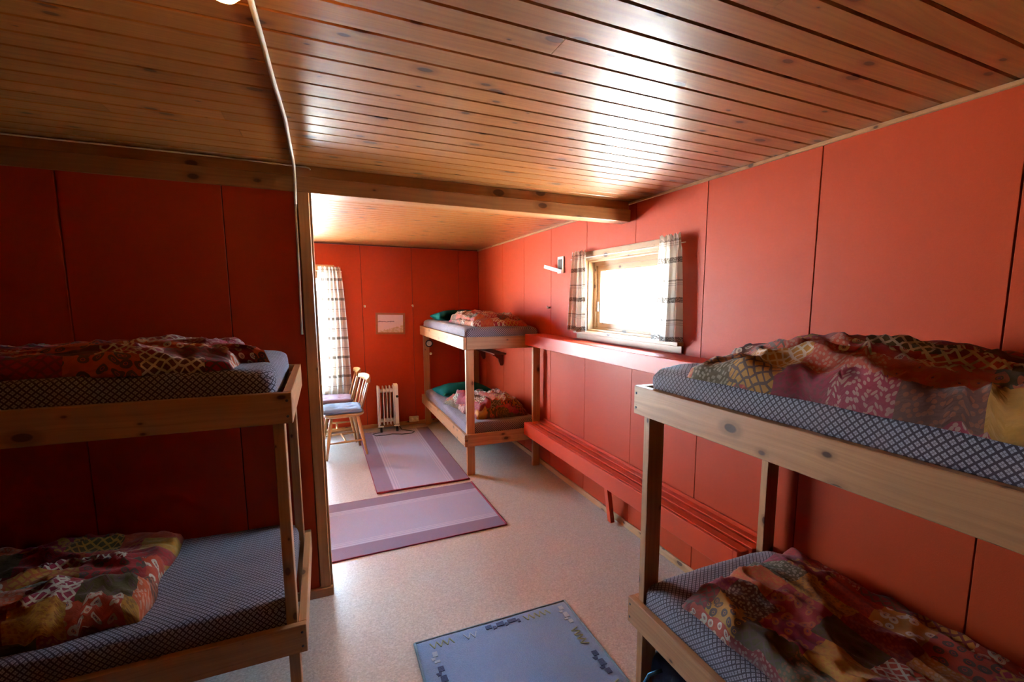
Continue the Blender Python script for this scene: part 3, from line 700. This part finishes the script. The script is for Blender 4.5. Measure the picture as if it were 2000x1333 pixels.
# ================================================================ RUGS
def rug(corners, label, seed, long_is_y, hem_ends):
    """corners p00 (u0 v0), p10, p11, p01 : u across the rug, v along"""
    A, B, C, D = [Vector((*c, 0)) for c in corners]; nu, nv = 16, 40; T = .007
    r = empty('rug', (A.x, A.y, 0), 0, label, 'rug', 'mauve runner rugs')
    V = []; U = []; F = []
    for k, zt in enumerate((T, .0004)):
        for j in range(nv + 1):
            for i in range(nu + 1):
                u, v = i / nu, j / nv; p = A.lerp(B, u).lerp(D.lerp(C, u), v)
                z = zt + (.0012 * (1 + fn(p.x * 3 + seed, p.y * 3)) if k == 0 else 0)
                V.append((p.x, p.y, z)); U.append((u, v * (D - A).length))
    n = (nu + 1) * (nv + 1)
    for j in range(nv):
        for i in range(nu):
            a = j * (nu + 1) + i; F.append((a, a + 1, a + nu + 2, a + nu + 1)); F.append((n + a, n + a + nu + 1, n + a + nu + 2, n + a + 1))
    rim = [i for i in range(nu + 1)] + [j * (nu + 1) + nu for j in range(1, nv + 1)] + [nv * (nu + 1) + i for i in range(nu - 1, -1, -1)] + [j * (nu + 1) for j in range(nv - 1, 0, -1)]
    m = len(rim)
    for k in range(m): a, b2 = rim[k], rim[(k + 1) % m]; F.append((b2, a, a + n, b2 + n))
    at(obj('woven_field', V, F, MAT['rug'], r, False, U), r)
    pts = [A, B, C, D]
    for k in range(4):
        p, q = pts[k], pts[(k + 1) % 4]
        rr = .008 if k in hem_ends else .0045
        seg = 24; line = [p.lerp(q, s / seg) + Vector((0, 0, rr * .8 + .0005 + .0008 * random.random())) for s in range(seg + 1)]
        at(tube('hem', line, rr, MAT['hem'], r, 6), r)
    return r
rug([(.305, 3.735), (1.03, 3.742), (1.035, 5.55), (.288, 5.55)], 'mauve striped runner rug lying between the chairs and the far bunk, under the heater', 1, True, (0,))
rug([(1.028, 2.845), (1.022, 3.665), (-.62, 3.63), (-.60, 2.80)], 'mauve striped runner rug lying crosswise in the doorway, nearer the camera', 2, False, (0,))
# blue rug
br = empty('rug', (.285, .75, 0), 0, 'light blue pile rug with navy, white and lime border marks', 'rug')
at(soft_slab('pile', .72, 1.20, .010, .006, MAT['bluerug'], br, 36, 60, 2, lambda p: Vector((p.x, p.y, p.z + (.0012 * fn(p.x * 30, p.y * 30) if p.z > .005 else 0))), loc=(.285, .755, .0005)), br)
for o_ in br.children: o_.location = (.285, .755, .0005)
hp = [(.285, .755), (1.005, .755), (1.005, 1.955), (.285, 1.955)]
for k in range(4):
    a, b2 = Vector((*hp[k], .007)), Vector((*hp[(k + 1) % 4], .007))
    at(tube('hem', [a.lerp(b2, s / 20) for s in range(21)], .006, MAT['bluehem'], br, 6), br)
def zig(x0, y0, x1, y1, mat, wdt=.03, kind='dash'):
    a, b2 = Vector((x0, y0)), Vector((x1, y1)); d = (b2 - a); L_ = d.length; d.normalize(); nn = Vector((-d.y, d.x))
    V = []; F = []; z0, z1 = .0095, .0135
    def quad(c0, c1, w0, w1):
        n = len(V)
        for z in (z0, z1):
            V.extend([(*(c0 - nn * w0), z), (*(c0 + nn * w0), z), (*(c1 + nn * w1), z), (*(c1 - nn * w1), z)])
        F.extend([(n + 4, n + 7, n + 6, n + 5), (n, n + 1, n + 5, n + 4), (n + 1, n + 2, n + 6, n + 5), (n + 2, n + 3, n + 7, n + 6), (n + 3, n, n + 4, n + 7)])
    if kind == 'dash':
        s = 0; i = 0
        while s < L_ - .005:
            l = [.028, .016, .034, .012, .04][i % 5]; o = nn * (.006 * (-1) ** i)
            quad(a + d * s + o, a + d * min(s + l, L_) + o, wdt * .38, wdt * [.38, .2, .45, .3, .34][i % 5]); s += l + .004; i += 1
    else:
        m = int(L_ / .014)
        for i in range(m):
            p = a + d * (i * .014) + nn * (wdt * .5 * (-1) ** i); q = a + d * ((i + 1) * .014) - nn * (wdt * .5 * (-1) ** i)
            dd = (q - p).normalized(); n2 = Vector((-dd.y, dd.x)) * .0022; n = len(V)
            for z in (z0, z1): V.extend([(*(p - n2), z), (*(p + n2), z), (*(q + n2), z), (*(q - n2), z)])
            F.extend([(n + 4, n + 7, n + 6, n + 5), (n, n + 1, n + 5, n + 4), (n + 1, n + 2, n + 6, n + 5), (n + 2, n + 3, n + 7, n + 6), (n + 3, n, n + 4, n + 7)])
    o = obj('border_mark', V, F, MAT[mat], br); at(o, br); boxuv(o.data, 0); return o
zig(.591, 1.912, .752, 1.912, 'mk_navy'); zig(.343, 1.905, .441, 1.905, 'mk_lime', .035, 'zig'); zig(.775, 1.908, .912, 1.908, 'mk_lime', .035, 'zig')
zig(.49, 1.90, .55, 1.90, 'mk_white', .035, 'zig')
zig(.957, 1.92, .957, 1.79, 'mk_white', .028); zig(.952, 1.755, .952, 1.633, 'mk_lime', .035, 'zig'); zig(.955, 1.593, .955, 1.46, 'mk_navy'); zig(.955, 1.42, .955, 1.28, 'mk_lime', .035, 'zig')
zig(.345, 1.865, .345, 1.80, 'mk_white', .026); zig(.35, 1.775, .35, 1.64, 'mk_navy'); zig(.35, 1.6, .35, 1.46, 'mk_lime', .035, 'zig')

# ================================================================ CHAIRS, TABLE
def chair(loc, rz, label):
    """local +x = front of chair; back at -x"""
    r = empty('spindle_chair', loc, rz, label, 'chair', 'birch spindle-back chairs'); P = MAT['birch']
    prof = []
    n = 36; V = []; F = []
    for z, k in ((.385, .90), (.392, .97), (.405, 1.0), (.416, .99), (.420, .95), (.414, .6)):
        for i in range(n):
            a = 2 * PI * i / n; c, s = math.cos(a), math.sin(a)
            x = .185 * k * (abs(c) ** .55) * (1 if c > 0 else -1); y = (.19 + .012 * c) * k * (abs(s) ** .55) * (1 if s > 0 else -1)
            V.append((x, y, z))
    m = 6
    for j in range(m - 1):
        for i in range(n): F.append((j * n + i, j * n + (i + 1) % n, (j + 1) * n + (i + 1) % n, (j + 1) * n + i))
    F.append(tuple(reversed(range(n)))); F.append(tuple(range((m - 1) * n, m * n)))
    o = obj('seat', V, F, P, r, True); boxuv(o.data, 0)
    L = {}
    for (sx, sy) in ((1, 1), (1, -1), (-1, 1), (-1, -1)):
        t = Vector((sx * .115, sy * .115, .39)); b = Vector((sx * .178, sy * .175, 0)); L[sx, sy] = (t, b)
        tube('leg', [t, t.lerp(b, .3), t.lerp(b, .6), b], 0, P, r, 10, True, [.013, .018, .015, .011])
    def on_leg(k, f): return L[k][0].lerp(L[k][1], f)
    st = [(on_leg((1, s), .62), on_leg((-1, s), .62)) for s in (1, -1)]
    for a, b in st: tube('stretcher', [a, (a + b) / 2, b], 0, P, r, 8, True, [.008, .011, .008])
    a = (st[0][0] + st[0][1]) / 2; b = (st[1][0] + st[1][1]) / 2; tube('stretcher', [a, (a + b) / 2, b], 0, P, r, 8, True, [.008, .011, .008])
    for k in range(6):                                           # spindles
        s = (k - 2.5) / 2.5; y0 = s * .145; y1 = s * .165
        bx = -.165 + .03 * (s * s); tx = -.245 + .03 * s * s
        tube('spindle', [(bx, y0, .405), ((bx + tx) / 2 - .004, (y0 + y1) / 2, .57), (tx, y1, .705)], 0, P, r, 8, True, [.0075, .009, .006])
    V = []; F = []; n = 18                                        # crest rail
    for i in range(n + 1):
        s = i / n * 2 - 1; y = s * .205; x = -.250 + .045 * s * s; hh = .034 * (1 - .45 * abs(s) ** 3); zc = .722
        for dx, dz in ((-.009, -hh), (.009, -hh), (.010, 0), (.007, hh - .004), (0, hh), (-.007, hh - .004), (-.010, 0)):
            V.append((x + dx - .06 * (dz), y, zc + dz))
    for i in range(n):
        for k in range(7): F.append((i * 7 + k, i * 7 + (k + 1) % 7, (i + 1) * 7 + (k + 1) % 7, (i + 1) * 7 + k))
    F.append(tuple(range(7))); F.append(tuple(reversed(range(n * 7, n * 7 + 7))))
    o = obj('crest_rail', V, F, P, r, True); boxuv(o.data, 1)
    bm = bmesh.new(); bm.from_mesh(o.data); bmesh.ops.recalc_face_normals(bm, faces=bm.faces); bm.to_mesh(o.data); bm.free()
    return r
c1 = chair((.118, 4.92, 0), PI + .12, 'birch spindle-back chair nearer the doorway, with the blue-grey cushion')
c2 = chair((.07, 5.42, 0), PI, 'birch spindle-back chair behind the other one, in front of the tall window curtain')
def cushion(loc, mat, label):
    def f(p):
        u = p.x / .35 * 2 - 1; v = p.y / .35 * 2 - 1
        k = max(0, 1 - abs(u) ** 4) ** .4 * max(0, 1 - abs(v) ** 4) ** .4
        tuft = sum(math.exp(-((u - a) ** 2 + (v - b) ** 2) / .03) for a in (-.4, .4) for b in (-.4, .4))
        return Vector((p.x, p.y, max(0, .022 + (p.z - .025) * (.35 + .8 * k) - (.014 * tuft if p.z > .025 else 0) + .004 * fn(p.x * 14, p.y * 14, 3))))
    o = soft_slab('seat_cushion', .35, .35, .05, .022, MAT[mat], None, 30, 30, 4, f, loc=(loc[0] - .175, loc[1] - .175, loc[2]))
    return tag(o, label, 'cushion')
cushion((.115, 4.92, .4185), 'cushA', 'pale blue-grey tufted seat cushion on the nearer spindle-back chair')
cushion((.06, 5.42, .4185), 'cushB', 'mauve-grey tufted seat cushion on the chair in front of the curtain')
tb = empty('table', (-.5, 4.85, 0), 0, 'white-topped table with a dark end panel, mostly hidden behind the doorway post', 'table')
at(box('table_top', (-.95, -.047, 4.42, 5.45, .672, .692), MAT['tabletop'], tb, .003, 0), tb)
at(box('end_panel', (-.92, -.050, 4.425, 4.443, .40, .671), MAT['grey'], tb, .002, 0), tb)
for (x, y) in ((-.9, 4.46), (-.30, 4.46), (-.9, 5.38), (-.30, 5.38)): at(box('leg', (x - .02, x + .02, y - .015, y + .025, 0, .671), MAT['birch'], tb, .003, 2), tb)

# ================================================================ RADIATOR
rd = empty('oil_heater', (.605, 5.60, 0), 0, 'white finned oil heater on small wheels standing by the far wall', 'heater')
def fin(x, t, d, z0, z1, nm='fin', mt='white'):
    r = .03; pts = []
    for (cy, cz, a0) in ((d / 2 - r, z1 - r, 0), (-d / 2 + r, z1 - r, 90), (-d / 2 + r, z0 + r, 180), (d / 2 - r, z0 + r, 270)):
        for k in range(5): a = math.radians(a0 + k * 22.5); pts.append((cy + r * math.cos(a), cz + r * math.sin(a)))
    return prism(nm, pts, 0, x - t / 2, x + t / 2, MAT[mt], rd)
for x in (-.085, -.045, -.008, .029, .064): fin(x, .007, .12, .07, .515)
fin(-.1, .012, .13, .065, .52, 'end_plate'); fin(.092, .040, .145, .07, .53, 'control_housing')
for z in (.12, .46): tube('oil_pipe', [(-.095, 0, z), (.08, 0, z)], .022, MAT['white'], rd, 12)
tube('control_knob', [(.098, -.073, .40), (.098, -.085, .40)], .014, MAT['dark'], rd, 14)
for x in (-.085, .085):
    box('foot_bar', (x - .012, x + .012, -.11, .11, .042, .060), MAT['dark'], rd, .003, 1)
    for y in (-.10, .10): tube('caster', [(x - .012, y, .0235), (x + .012, y, .0235)], .020, MAT['dark'], rd, 14)
    box('foot_cover', (x - .03, x + .03, -.085, -.065, .058, .074), MAT['white'], rd, .003, 0)
cb = tube('heater_cable', [(.70, 5.55, .09), (.74, 5.51, .014), (.82, 5.44, .012), (.86, 5.38, .012), (.82, 5.33, .012), (.72, 5.33, .012), (.62, 5.38, .012), (.55, 5.36, .012), (.45, 5.37, .012), (.42, 5.45, .012), (.50, 5.48, .013)], .0045, MAT['dark'], None, 6)
tag(cb, 'dark power cable looping on the rug in front of the white oil heater', 'cable')

# ================================================================ SMALL FITTINGS
pf = empty('framed_picture', (.69, YF - .002, 1.205), 0, 'wood-framed coastline sketch hanging on the far wall', 'picture')
pf.rotation_euler = (0, math.radians(1.2), 0)
W2, H2 = .160, .122; t = .022
box('frame', [(-W2, W2, -.018, 0, H2 - t, H2), (-W2, W2, -.018, 0, -H2, -H2 + t), (-W2, -W2 + t, -.018, 0, -H2 + t, H2 - t), (W2 - t, W2, -.018, 0, -H2 + t, H2 - t)], MAT['frame'], pf, 0, 0)
obj('print', [(-W2 + t, -.008, -H2 + t), (W2 - t, -.008, -H2 + t), (W2 - t, -.008, H2 - t), (-W2 + t, -.008, H2 - t), (-W2 + t, -.002, -H2 + t), (W2 - t, -.002, -H2 + t), (W2 - t, -.002, H2 - t), (-W2 + t, -.002, H2 - t)],
    [(0, 1, 2, 3), (4, 7, 6, 5), (0, 4, 5, 1), (1, 5, 6, 2), (2, 6, 7, 3), (3, 7, 4, 0)], MAT['print'], pf, False, [(0, 0), (1, 0), (1, 1), (0, 1)] * 2)
def hook(x, z, label):
    o = tube('wall_hook', [(x, YF - .001, z), (x, YF - .022, z - .004), (x, YF - .032, z - .012), (x, YF - .034, z + .006)], 0, MAT['cream'], None, 8, True, [.012, .008, .008, .007]); tag(o, label, 'hook')
hook(.421, 1.405, 'small pale hook on the far wall between the curtain and the framed sketch')
hook(.942, 1.412, 'small white hook on the far wall between the framed sketch and the bunk')
o = tube('wall_hook', [(XW - .001, 3.70, 1.42), (XW - .02, 3.70, 1.415), (XW - .028, 3.70, 1.43)], 0, MAT['cream'], None, 8, True, [.008, .006, .005]); tag(o, 'tiny pale hook on the right wall left of the small window', 'hook')
sk = empty('wall_socket', (.915, YF - .015, .068), 0, 'small white double power socket low on the far wall beside the bunk post', 'socket')
box('socket_plate', (-.055, .055, -.02, 0, -.033, .033), MAT['cream'], sk, .004, 0)
for x in (-.026, .026): tube('socket_face', [(x, -.0195, 0), (x, -.0225, 0)], .019, MAT['white'], sk, 16)
# little picture by the window with a strip jutting out
sp = empty('small_picture', (XW - .002, 3.485, 1.76), 0, 'tiny white-edged picture with a white strip jutting out below, left of the small window', 'picture')
box('backing', (-.010, 0, -.052, .052, -.065, .065), MAT['cream'], sp, .001, 1)
box('dark_print', (-.0125, -.0101, -.028, .036, -.035, .045), MAT['dark'], sp, 0, 1)
o = box('white_strip', (-.006, 0, 0, .25, -.014, .014), MAT['white'], sp, .001, 1); o.location = (-.022, -.05, -.055); o.rotation_euler = (math.radians(12), 0, math.radians(9))
# small scroll-bracket shelf under the far upper bunk
ss = empty('small_shelf', (XW, 5.2, .905), 0, 'small red-brown wall shelf with scroll bracket, under the top bunk in the far corner', 'shelf')
box('shelf_board', (-.135, -.001, -.42, .42, 0, .016), MAT['redwood'], ss, .003, 1)
for y in (-.33, .31):
    prism('bracket', [(-.001, 0), (-.125, 0), (-.120, -.018), (-.095, -.025), (-.075, -.045), (-.06, -.05), (-.052, -.085), (-.035, -.125), (-.014, -.128), (-.001, -.11)], 1, y, y + .02, MAT['redwood'], ss)
# round lamp on the far bunk post
cl = empty('bunk_lamp', (1.073, 5.53, .985), 0, 'small round dark-rimmed lamp mounted high on the far bunk post by the wall', 'lamp')
Mx = Matrix.Rotation(PI / 2, 4, 'X')
lathe('lamp_shade', [(.018, -.02), (.036, -.012), (.042, .012), (.042, .024), (.036, .024), (.030, .016), (.012, .012)], MAT['dark'], cl, 24, Mx)
lathe('reflector', [(.030, .0165), (.026, .021), (.014, .0195), (.012, .0165)], MAT['cream'], cl, 20, Mx)
box('mount', (-.012, .012, .012, .120, -.012, .012), MAT['dark'], cl, .002, 1)
kn = tube('switch_knob', [(1.10, 5.60, .86), (1.10, 5.575, .86), (1.10, 5.568, .86)], 0, MAT['cream'], cl, 10, True, [.008, .015, .010]); at(kn, cl)

# ceiling lamp, cables
lp = empty('ceiling_lamp', (-.118, .972, H), 0, 'lit bare bulb in a white ceiling holder, cut by the top edge', 'lamp')
lathe('lamp_holder', [(.045, 0), (.045, -.012), (.028, -.02), (.024, -.055), (.020, -.058)], MAT['white'], lp, 24)
bl = lathe('bulb', [(.012, -.05), (.014, -.062), (.028, -.085), (.031, -.10), (.028, -.114), (.016, -.127), (.002, -.131)], MAT['bulb'], lp, 24)
tb2 = tube('lamp_cable', [(-.105, 1.00, H - .008), (-.098, 1.3, H - .008), (-.092, 1.6, H - .009), (-.083, 1.9, H - .008), (-.085, 2.2, H - .008), (-.086, 2.46, H - .008), (-.086, 2.494, H - .012), (-.086, 2.499, H - .04), (-.086, 2.498, 2.0), (-.0875, 2.495, 1.94), (-.088, 2.494, 1.90)], .0062, MAT['cable'], None, 8)
tag(tb2, 'thick white lamp cable running along the ceiling and down over the beam', 'cable')
tb3 = tube('switch_cable', [(-.089, 2.506, 1.90), (-.090, 2.506, 1.7), (-.092, 2.506, 1.5), (-.094, 2.506, 1.345), (-.094, 2.506, 1.315)], 0, MAT['cable'], None, 8, True, [.005, .005, .005, .005, .0055])
tag(tb3, 'thin white cable hanging down the partition beside the doorway post', 'cable')
pts = [(-2.4 + i * .225, YP + .012 + .001 * math.sin(i), H - .006 - (.0015 * math.sin(i * 1.3))) for i in range(11)] + [(-.04, YP + .011, H - .008), (-.025, YP + .010, H - .012), (-.022, YP + .008, H - .018)]
tb4 = tube('antenna_wire', pts, .0035, MAT['cable'], None, 6); tag(tb4, 'thin pale wire along the top of the beam at left, ending in a hook', 'wire')

# backpack under the right bunk
bp = empty('backpack', (1.22, 1.30, 0), .25, 'navy and black backpack lying on the floor under the bunk nearest the camera', 'backpack')
def bf(p):
    u = p.x / .30 * 2 - 1; k = 1 - .12 * u * u
    return Vector((p.x - .15 + .006 * fn(p.y * 20, p.z * 20), (p.y - .10) * k + .008 * fn(p.x * 12, p.z * 12, 4), p.z * (1 - .15 * abs(u) ** 3) + .008 * fn(p.x * 14, p.y * 14, 8)))
soft_slab('bag_body', .30, .20, .17, .055, MAT['navy'], bp, 26, 20, 14, bf)
def bf2(p): return Vector((p.x - .10, p.y - .135, p.z + .02 + .005 * fn(p.x * 20, p.y * 20)))
soft_slab('front_pocket', .20, .06, .12, .028, MAT['bluenylon'], bp, 16, 8, 10, bf2)
for x in (-.07, .05):
    tube('strap', [(x, -.09, .15), (x - .02, -.14, .12), (x - .04, -.17, .05), (x - .02, -.21, .012), (x + .05, -.26, .012)], .011, MAT['black'], bp, 6)
tube('strap', [(-.15, .02, .12), (-.185, .05, .10), (-.19, .07, .05), (-.17, .09, .01)], .007, MAT['bluenylon'], bp, 6)
